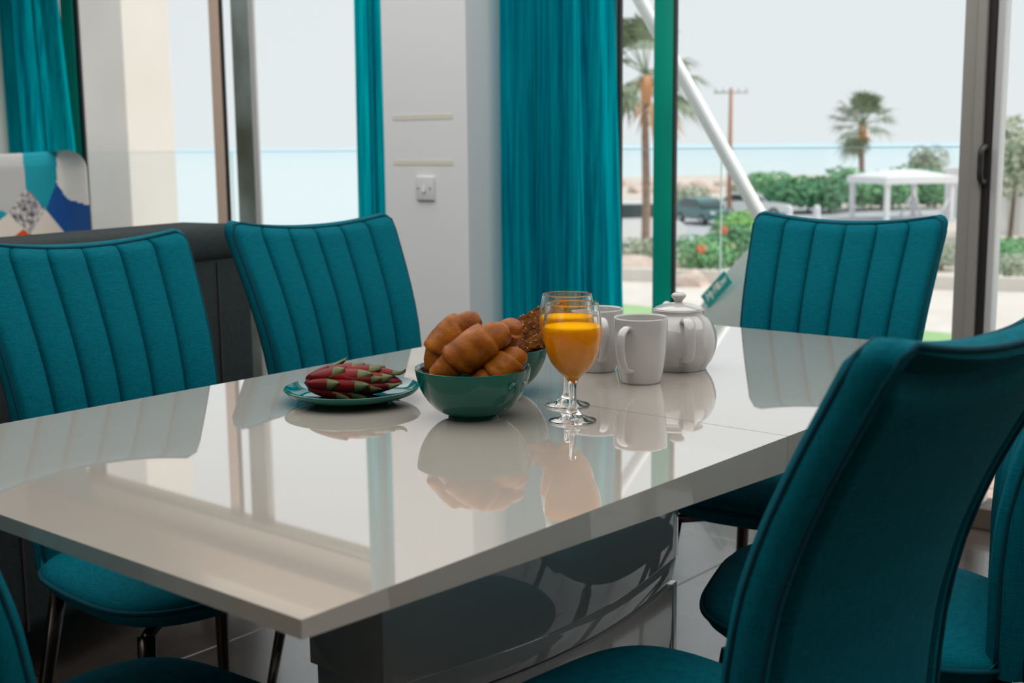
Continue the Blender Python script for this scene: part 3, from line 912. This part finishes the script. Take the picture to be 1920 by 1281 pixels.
# bean bags on the deck
def beanbag(loc, rx, ry, h, mt, label, seed, lean=(0, 0)):
    bm = lathe([(0, 0), (.55, 0), (.86, .06), (1.0, .22), (1.0, .36), (.90, .52), (.70, .68), (.47, .83), (.25, .94), (.10, .99), (0, 1.0)], 48)
    bmesh.ops.subdivide_edges(bm, edges=bm.edges[:], cuts=1, use_grid_fill=True)
    for v in bm.verts:
        n_ = noise.noise(Vector((v.co.x * 2.2 + seed, v.co.y * 2.2, v.co.z * 2.5)))
        k = 1 + .07 * n_
        v.co = Vector((v.co.x * rx * k + lean[0] * v.co.z, v.co.y * ry * k + lean[1] * v.co.z, v.co.z * h * (1 + .04 * n_)))
    o = obj('bean_bag', bm, mt); o.location = loc
    return tag(o, label, 'bean bag')
bag_grey = linen('pale_grey_canvas', (176, 186, 182), (190, 198, 196))
bag_teal = linen('teal_canvas', (0, 126, 140), (10, 150, 160))
beanbag((4.22, 1.76, 0), .40, .47, .82, bag_grey, 'pale grey bean bag on the deck behind the far head chair', 1.0)
beanbag((4.27, .40, 0), .42, .56, .74, bag_teal, 'teal bean bag on the deck at the right edge, above the foreground chair', 4.0)
tg = thing('fabric_tag', 'teal fabric tag with white lettering on the grey bean bag', 'tag', (3.945, 1.985, .523))
ax_ = Vector((0, -.118, .112)).normalized()
nv_ = Vector((-1, .15, 0)).normalized(); yv_ = nv_.cross(ax_).normalized(); xv_ = yv_.cross(nv_).normalized()
mm = Matrix.Identity(4)
for i in range(3): mm[i][0], mm[i][1], mm[i][2], mm[i][3] = xv_[i], yv_[i], nv_[i], tg.location[i]
tg.location = (0, 0, 0); tg.matrix_world = mm
obj('cloth', bx(-.085, .085, -.032, .032, -.0015, .0015, .0006, 1), mat('tag_teal', (0, 158, 152), .7), tg, False)
fc = bpy.data.curves.new('lettering', 'FONT'); fc.body = 'My Pillow'; fc.size = .044; fc.align_x = 'CENTER'; fc.align_y = 'CENTER'; fc.extrude = .0004; fc.shear = .3; fc.offset = .0006
fc.space_character = .82
fo_ = bpy.data.objects.new('lettering_curve', fc); COL.objects.link(fo_)
bpy.context.view_layer.update()
fme = bpy.data.meshes.new_from_object(fo_.evaluated_get(bpy.context.evaluated_depsgraph_get()))
bpy.data.objects.remove(fo_)
fo = obj('lettering', fme, mat('tag_white', (226, 236, 234), .7), tg, False); fo.location = (0, .004, .0019)

# ------------------------------------------------------------------ the grounds below, seen through the glass; haze painted as paler colours
G0 = -3.4
def gpt(az_deg, d, z=G0):
    a = math.radians(az_deg); return Vector((-.622 + d * math.cos(a), -.745 + d * math.sin(a), z))
shore = [(5.05, -160), (190, -160), (170, 60), (150, 98), (128, 100), (86, 76), (46, 49), (34, 47), (20, 48), (5.05, 46)]
gr = prism(shore, 'z', G0 - 6, G0)
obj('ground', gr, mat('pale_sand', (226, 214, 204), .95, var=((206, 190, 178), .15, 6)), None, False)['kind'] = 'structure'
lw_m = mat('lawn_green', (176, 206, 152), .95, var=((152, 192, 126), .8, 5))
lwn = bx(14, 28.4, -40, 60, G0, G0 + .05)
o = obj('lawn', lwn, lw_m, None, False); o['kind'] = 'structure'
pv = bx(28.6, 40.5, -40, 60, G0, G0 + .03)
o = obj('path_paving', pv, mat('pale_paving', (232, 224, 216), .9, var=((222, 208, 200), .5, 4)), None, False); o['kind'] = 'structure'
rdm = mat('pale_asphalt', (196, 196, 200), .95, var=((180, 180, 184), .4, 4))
o = obj('road', prism([(46, 26), (82, 26), (82, 70), (62, 56), (46, 46)], 'z', G0, G0 + .02), rdm, None, False); o['kind'] = 'structure'
# sea: shallow turquoise to deeper blue, both paled to paint distance haze
sm = bpy.data.materials.new('sea_water'); sm.use_nodes = True
n = sm.node_tree.nodes; l = sm.node_tree.links; b = n['Principled BSDF']
b.inputs['Roughness'].default_value = .35; b.inputs['Specular IOR Level'].default_value = .35
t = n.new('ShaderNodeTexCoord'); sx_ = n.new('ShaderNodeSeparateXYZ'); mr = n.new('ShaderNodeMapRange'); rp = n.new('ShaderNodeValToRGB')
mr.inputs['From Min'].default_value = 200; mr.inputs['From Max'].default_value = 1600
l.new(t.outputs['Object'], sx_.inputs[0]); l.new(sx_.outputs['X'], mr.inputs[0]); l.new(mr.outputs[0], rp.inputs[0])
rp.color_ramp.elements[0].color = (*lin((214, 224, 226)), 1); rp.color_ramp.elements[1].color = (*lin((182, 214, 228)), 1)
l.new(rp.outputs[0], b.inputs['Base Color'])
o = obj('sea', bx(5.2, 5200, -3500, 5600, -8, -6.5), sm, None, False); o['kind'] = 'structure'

leaf_ms = [mat('leaf_mid', (138, 190, 136), .8, var=((108, 166, 112), .6, 3)), mat('leaf_dark', (112, 166, 122), .8, var=((86, 142, 100), .6, 3)), mat('leaf_olive', (186, 194, 172), .8, var=((164, 174, 150), .6, 3)), mat('leaf_fresh', (156, 206, 124), .8, var=((130, 190, 104), .6, 3))]  # greens lifted so haze is painted into the leaves
stem_m = mat('bark', (120, 98, 82), .9)
def leaf_blob(bm, c, r, n, sz, rnd, sq=(1, 1, 1)):
    for _ in range(n):
        while True:
            d = Vector((rnd.uniform(-1, 1), rnd.uniform(-1, 1), rnd.uniform(-1, 1)))
            if .2 < d.length < 1: break
        d = d.normalized() * (d.length ** .35)
        p = Vector(c) + Vector((d.x * r * sq[0], d.y * r * sq[1], d.z * r * sq[2]))
        n_ = (d + Vector((rnd.uniform(-.7, .7), rnd.uniform(-.7, .7), rnd.uniform(-.3, .9)))).normalized()
        a = n_.orthogonal().normalized(); a.rotate(Matrix.Rotation(rnd.uniform(0, 6.28), 3, n_)); e = n_.cross(a)
        s = sz * rnd.uniform(.6, 1.3)
        vs = [bm.verts.new(p - a * s), bm.verts.new(p + e * s * .5), bm.verts.new(p + a * s), bm.verts.new(p - e * s * .5)]
        bm.faces.new(vs)
def bush(loc, r, h, mt, label, seed, n=900, sz=.16, name='bush', cat='bush', group=None, trunk=0):
    rnd = random.Random(seed)
    t = thing(name, label, cat, loc, 0, group)
    bm = bmesh.new()
    K = 5
    for k in range(K):
        a = 2 * PI * k / K + rnd.uniform(-.4, .4)
        rr = r * rnd.uniform(.25, .5)
        leaf_blob(bm, (math.cos(a) * rr, math.sin(a) * rr, trunk + (h - trunk) * rnd.uniform(.40, .62)), r * rnd.uniform(.55, .75), n // K, sz, rnd, (1, 1, (h - trunk) / r * .52))
    f = obj('foliage', bm, mt, t, False); f['kind'] = 'stuff'
    st = bmesh.new()
    for k in range(3 if trunk < .5 else 1):
        a = 2 * PI * k / 3
        tube([(0, 0, 0), (math.cos(a) * r * .12, math.sin(a) * r * .12, h * .3), (math.cos(a) * r * .3, math.sin(a) * r * .3, h * .7)], [.05 + h * .012, .04 + h * .008, .015], 7, bm=st)
    obj('stem', st, stem_m, t)
    return t
def az_of(px): return 40.11 - math.degrees(math.atan((px - 960) / 2375.0))
# hedge row behind the road, bush by bush
hx = [(1405, 81, 1.4, 2.3, 2), (1440, 81.5, 2.0, 2.9, 0), (1478, 78, 1.8, 2.4, 1), (1515, 80, 2.1, 2.7, 0), (1555, 79, 2.0, 2.8, 1), (1592, 82, 2.1, 3.3, 0), (1632, 84, 2.0, 2.9, 1), (1672, 84, 2.1, 3.1, 0), (1712, 86, 2.1, 3.2, 1), (1752, 86, 1.8, 2.8, 0)]
names = hx
hd = thing('hedge', 'long uneven far hedge of mixed green bushes behind bollards and gazebo', 'hedge', gpt(az_of(1580), 84))
for (px, d, r, h, mi), lab in zip(hx, names):
    rnd = random.Random(px); bm = bmesh.new(); q = gpt(az_of(px), d + 4) - hd.location
    for k in range(5):
        a = 2 * PI * k / 5 + rnd.uniform(-.4, .4); rr = r * rnd.uniform(.25, .5)
        leaf_blob(bm, (q.x + math.cos(a) * rr, q.y + math.sin(a) * rr, h * rnd.uniform(.40, .62)), r * rnd.uniform(.55, .75), 220, .22, rnd, (1, 1, h / r * .52))
    obj('bush_foliage', bm, leaf_ms[mi], hd, False)['kind'] = 'stuff'
    obj('stem', tube([(q.x, q.y, 0), (q.x + .1, q.y, h * .4), (q.x + .2, q.y + .1, h * .8)], [.08, .06, .02], 7), stem_m, hd)
bush(gpt(az_of(1318), 43), 1.1, 1.75, leaf_ms[0], 'flowering shrub on the lawn side below the parked green car', 21, 1100, .11)
bush(gpt(az_of(1375), 47), 1.0, 1.7, leaf_ms[1], 'shrub right of the glass railing edge, under the brace', 22, 900, .12)
bush(gpt(az_of(1405), 55), 1.6, 1.9, leaf_ms[3], 'fresh green clipped bush behind the slanting brace', 23, 1200, .13)
bush(gpt(az_of(1205), 46), .9, 1.3, leaf_ms[2], 'low olive shrub at the foot of the near palm', 24, 800, .10)
bush(gpt(az_of(1290), 83), 1.5, 2.0, leaf_ms[2], 'grey-green scrub behind the parked green car', 25, 800, .16)
bush(gpt(az_of(1735), 96), 1.35, 4.3, leaf_ms[2], 'grey-leaved tree standing behind the gazebo roof', 26, 1500, .16, 'small_tree', 'tree', None, 1.2)
bush(gpt(az_of(1895), 62), 2.3, 6.0, leaf_ms[2], 'pale leafy tree at the right edge beyond the door frame', 27, 1500, .20, 'small_tree', 'tree', None, 1.5)
bush(gpt(az_of(1905), 52), 2.2, .95, leaf_ms[0], 'clipped green hedge at the right edge above the pale shrub', 28, 1800, .10, 'hedge', 'hedge')
bush(gpt(az_of(1895), 43.5), 1.15, 1.0, leaf_ms[2], 'low grey-green shrub right of the door frame', 29, 1300, .08)
bush(gpt(az_of(1768), 47), .95, 1.15, leaf_ms[2], 'low grey-green shrub left of the door frame', 30, 1100, .08)
# orange flowers on the shrubs
fl_m = mat('orange_blossom', (238, 140, 104), .7)
for k, (px, d, zz) in enumerate(((1317, 41.9, -2.30), (1358, 45.9, -1.95), (1372, 45.9, -2.55))):
    bm = bmesh.new(); leaf_blob(bm, gpt(az_of(px), d, zz), .16, 60, .07, random.Random(k))
    tag(obj('blossom', bm, fl_m, None, False), ['orange blossom on the flowering shrub below the green car', 'orange blossom just right of the railing edge', 'orange blossom low beside the slanting brace'][k], 'flower', 'orange blossoms')
# palms
def palm(loc, h, cr, label, seed, nf, trunk_r, skirt=True):
    rnd = random.Random(seed)
    t = thing('fan_palm', label, 'palm', loc)
    pts = [(0, 0, 0), (.03 * h * .2, 0, h * .35), (.02 * h * .3, .01 * h, h * .7), (0, 0, h)]
    obj('trunk', tube(catmull(pts, 5), [trunk_r * (1.15 - .35 * k / 15) for k in range(16)], 12), mat('palm_trunk', (168, 146, 132), .9, var=((138, 112, 98), 1.5, 4, (1, 1, 6))), t)
    sk = lathe([(.0, -1.15), (trunk_r * 1.15, -1.1), (trunk_r * 1.6, -.5), (trunk_r * 1.4, -.05), (0, 0)], 14, center=(0, 0, h))
    obj('dry_skirt', sk, mat('dry_palm_skirt', (214, 156, 116), .9), t)
    fm = mat('palm_frond', (142, 154, 126), .7, var=((98, 114, 84), 1.2, 3)); dm = mat('palm_frond_dry', (206, 164, 126), .8)
    for k in range(nf):
        a = 2 * PI * k / nf * 2.6 + rnd.uniform(-.25, .25)
        el = math.radians(rnd.uniform(-58, 82))
        L = cr * rnd.uniform(.42, .55)
        d = Vector((math.cos(a) * math.cos(el), math.sin(a) * math.cos(el), math.sin(el)))
        o0 = Vector((0, 0, h)); o1 = o0 + d * L
        bm = tube([o0, o0.lerp(o1, .5) + Vector((0, 0, .03)), o1], [.03, .025, .02], 5)
        side = d.cross(Vector((0, 0, 1))).normalized(); upv = side.cross(d)
        for q in range(13):
            fa = math.radians(-88 + 176 * q / 12)
            dr = (d * math.cos(fa) + side * math.sin(fa)).normalized()
            ll = cr * .55 * (.62 + .38 * math.cos(fa)) * rnd.uniform(.85, 1.1)
            tip = o1 + dr * ll + Vector((0, 0, -ll * rnd.uniform(.15, .4)))
            w = dr.cross(upv).normalized() * ll * .055
            mid = o1 + dr * ll * .55
            v = [bm.verts.new(o1), bm.verts.new(mid + w), bm.verts.new(tip), bm.verts.new(mid - w)]
            bm.faces.new(v)
        obj('frond', bm, dm if el < -.75 and rnd.random() < .6 else fm, t, False)
    return t
palm(gpt(az_of(1212), 51.6), 7.2, 3.0, 'near fan palm with tall trunk, seen beside the green-reflecting door frame', 3, 30, .16)
palm(gpt(az_of(1613), 95), 5.65, 2.8, 'far fan palm standing against the sea above the gazebo', 5, 34, .21)
# ring light bracket on the far palm
# utility pole
up_ = thing('utility_pole', 'brown wooden utility pole with a single crossarm by the car park', 'pole', gpt(az_of(1368), 76.5))
pm_ = mat('pole_wood', (176, 134, 112), .9)
obj('pole', tube([(0, 0, 0), (0, 0, 4), (0, 0, 7.65)], [.15, .13, .10], 12), pm_, up_)
av = Vector((math.sin(yaw), -math.cos(yaw), 0))
cb = tube([av * -1.0 + Z * 7.4, av * 1.0 + Z * 7.4], .06, 8)
obj('crossarm', cb, mat('grey_wood', (196, 188, 184), .9), up_)
for q in (-.9, -.45, .45, .9):
    obj('insulator', lathe([(0, 0), (.05, 0), (.04, .10), (.06, .12), (0, .18)], 10, center=tuple(av * q + Z * 7.46)), mat('insulator_grey', (180, 186, 186), .4), up_)
# vehicles
def car(loc, rz, rgb, label, kind='hatch'):
    t = thing('car', label, 'car', loc, rz, 'parked cars')
    body = mat('car_paint_%d_%d_%d' % rgb, rgb, .25, 0, .6)
    gl = mat('car_window', (60, 74, 78), .1)
    if kind == 'hatch':
        low = [(-2.05, .32), (2.0, .32), (2.1, .55), (2.05, .80), (1.05, .95), (-1.95, 1.0), (-2.1, .7)]
        top = [(1.05, .93), (.35, 1.44), (-1.35, 1.48), (-1.98, .98)]
    else:
        low = [(-2.4, .36), (2.4, .36), (2.45, .75), (2.25, 1.05), (1.75, 1.15), (-2.4, 1.15)]
        top = [(1.75, 1.13), (1.25, 1.95), (-2.35, 2.0), (-2.42, 1.13)]
    a = prism(low, 'y', -.86, .86); bmesh.ops.bevel(a, geom=a.edges[:], offset=.06, segments=2, affect='EDGES'); obj('body', a, body, t, 35)
    a = prism(top, 'y', -.74, .74); bmesh.ops.bevel(a, geom=a.edges[:], offset=.05, segments=2, affect='EDGES'); obj('cabin', a, body, t, 35)
    cx = sum(p[0] for p in top) / 4; cz = sum(p[1] for p in top) / 4
    sw_ = [(cx + (p[0] - cx) * .86, cz + (p[1] - cz) * .72 + .02) for p in top]
    obj('side_windows', prism(sw_, 'y', -.755, .755), gl, t, 30)
    ws = [(top[0][0] + .02, top[0][1] + .06), (top[1][0] + .02, top[1][1] - .05)]
    obj('windscreen', prism([(ws[0][0], ws[0][1]), (ws[1][0], ws[1][1]), (ws[1][0] - .06, ws[1][1]), (ws[0][0] - .06, ws[0][1])], 'y', -.64, .64), gl, t, False)
    for wx in (-1.3, 1.3):
        for wy in (-.80, .80):
            w = tube([(wx, wy - .09, .32), (wx, wy + .09, .32)], .32, 20)
            wo_ = obj('wheel', w, mat('tyre', (44, 44, 46), .8), t, 40)
            obj('hubcap', tube([(wx, wy - .097, .32), (wx, wy + .097, .32)], .18, 14), mat('hub', (176, 178, 180), .3, .5), wo_, 40)
    for wy in (-.6, .6):
        obj('headlight', bx((2.0 if kind == 'hatch' else 2.3), (2.10 if kind == 'hatch' else 2.46), wy - .16, wy + .16, .66, .78, .02, 2), mat('lamp_lens', (230, 232, 232), .15), t, False)
    return t
car(gpt(az_of(1322), 72), math.radians(az_of(1322) - 180 + 28), (52, 110, 112), 'dark green parked car left of the utility pole')
car(gpt(az_of(1412), 78.4), math.radians(az_of(1398) - 90 - 6), (236, 236, 238), 'white parked car behind the slanting brace', 'hatch')
car(gpt(az_of(1180), 57), math.radians(az_of(1180) - 90 + 20), (240, 240, 242), 'white parked van beside the near palm', 'van')
# gazebo
gz = thing('gazebo', 'white beach gazebo with a canvas canopy before the far hedge', 'gazebo', gpt(az_of(1688), 77), math.radians(az_of(1688) + 30))
gw = mat('gazebo_white', (238, 236, 238), .8)
for sx_2 in (-1, 1):
    for sy_2 in (-1, 1):
        obj('post', bx(sx_2 * 2.0 - .13, sx_2 * 2.0 + .13, sy_2 * 2.0 - .13, sy_2 * 2.0 + .13, 0, 2.15, .02, 1), gw, gz, False)
cp = bmesh.new()
vb = [cp.verts.new((sx_2 * 2.25, sy_2 * 2.25, 2.12)) for sx_2, sy_2 in ((-1, -1), (1, -1), (1, 1), (-1, 1))]
vm = [cp.verts.new((sx_2 * 2.25, sy_2 * 2.25, 2.50)) for sx_2, sy_2 in ((-1, -1), (1, -1), (1, 1), (-1, 1))]
vt = [cp.verts.new((sx_2 * .7, sy_2 * .7, 2.86)) for sx_2, sy_2 in ((-1, -1), (1, -1), (1, 1), (-1, 1))]
for a, b_ in ((vb, vm), (vm, vt)):
    for i in range(4): cp.faces.new((a[i], a[(i + 1) % 4], b_[(i + 1) % 4], b_[i]))
cp.faces.new(vt); cp.faces.new(vb[::-1])
obj('canopy', cp, gw, gz, False)
for sx_2, sy_2 in ((1, -1), (-1, -1)):
    obj('brace', tube([(sx_2 * 2.0, sy_2 * 2.0, 1.5), (sx_2 * 2.0 - sx_2 * .9, sy_2 * 2.0, 0)], .08, 8), gw, gz)
    obj('brace', tube([(sx_2 * 2.0, sy_2 * 2.0, 1.5), (sx_2 * 2.0, sy_2 * 2.0 - sy_2 * .9, 0)], .08, 8), gw, gz)
o = thing('white_hut', 'white flat-roofed hut right of the gazebo', 'hut', gpt(az_of(1800), 80), math.radians(az_of(1800)))
obj('wall', bx(-1.2, 1.2, -.9, .9, 0, 2.75), gw, o, False); obj('roof', bx(-1.35, 1.35, -1.05, 1.05, 2.75, 2.95), gw, o, False); obj('door', bx(-1.22, -1.2, -.35, .35, .02, 2.0), mat('pale_door', (214, 214, 214), .7), o, False)
o = thing('white_hut', 'white hut at the right edge under the pale tree', 'hut', gpt(az_of(1899), 66), math.radians(az_of(1899)))
obj('wall', bx(-1.0, 1.0, -.72, .72, 0, 2.3), gw, o, False); obj('roof', bx(-1.15, 1.15, -.85, .85, 2.3, 2.45), gw, o, False); obj('door', bx(-1.02, -1.0, -.3, .3, .02, 1.8), MATS['pale_door'], o, False)
for px, lab in ((1480, 'white bollard left of its twin, in front of the far hedge'), (1532, 'white bollard nearer the gazebo, in front of the far hedge')):
    o = obj('bollard', lathe(catmull2([(0, 0), (.20, 0), (.20, .35), (.20, .70), (.17, .86), (.09, .94)]) + [(0, .95)], 16), gw); o.location = gpt(az_of(px), 74.5)
    tag(o, lab, 'bollard', 'white bollards')
# low garden wall and rocks along the beach
gwall = bx(-11, 11, -.15, .15, 0, .45, .02, 1)
o = obj('garden_wall', gwall, mat('pale_render', (228, 220, 212), .9), None, False); o.location = gpt(az_of(1800), 40.6); o.rotation_euler = (0, 0, math.radians(az_of(1800) - 90)); tag(o, 'low pale garden wall between lawn and shrubs', 'wall')
rk_m = mat('pink_rock', (226, 204, 192), .9, var=((200, 178, 166), 1.2, 4))
rnd = random.Random(12)
first = None
for k in range(12):
    px = 1172 + (1425 - 1172) * k / 11
    d = 118 if k % 2 else 134
    r = rnd.uniform(.7, .95)
    if k < 4:
        bm = bmesh.new(); bmesh.ops.create_icosphere(bm, subdivisions=2, radius=1)
        for v in bm.verts: v.co *= 1 + .35 * noise.noise(v.co * 1.4 + Vector((k * 7, 0, 0))); v.co.z *= .7
        o = obj('rock', bm, rk_m, None, False)
        first = (first or []) + [o.data]
    else:
        o = bpy.data.objects.new('rock', first[k % 4]); link(o)
    o.scale = (r * 1.4, r, r); o.rotation_euler = (0, 0, rnd.uniform(0, 6)); o.location = gpt(az_of(px), d, G0 + r * .2)
    tag(o, 'pinkish boulder of the breakwater between car park and sea', 'rock', 'boulders along the shore')
for k, (px, d, r) in enumerate(((1285, 44.5, .7), (1300, 40.5, .55), (1188, 44, .8))):
    o = bpy.data.objects.new('rock', first[k]); link(o); o.scale = (r, r, r * .9); o.location = gpt(az_of(px), d, G0 + r * .3)
    if not o.data.materials: pass
    tag(o, ['pale boulder at the left foot of the flowering shrub', 'smaller pale boulder in front of the flowering shrub', 'pale boulder near the foot of the near palm'][k], 'rock')
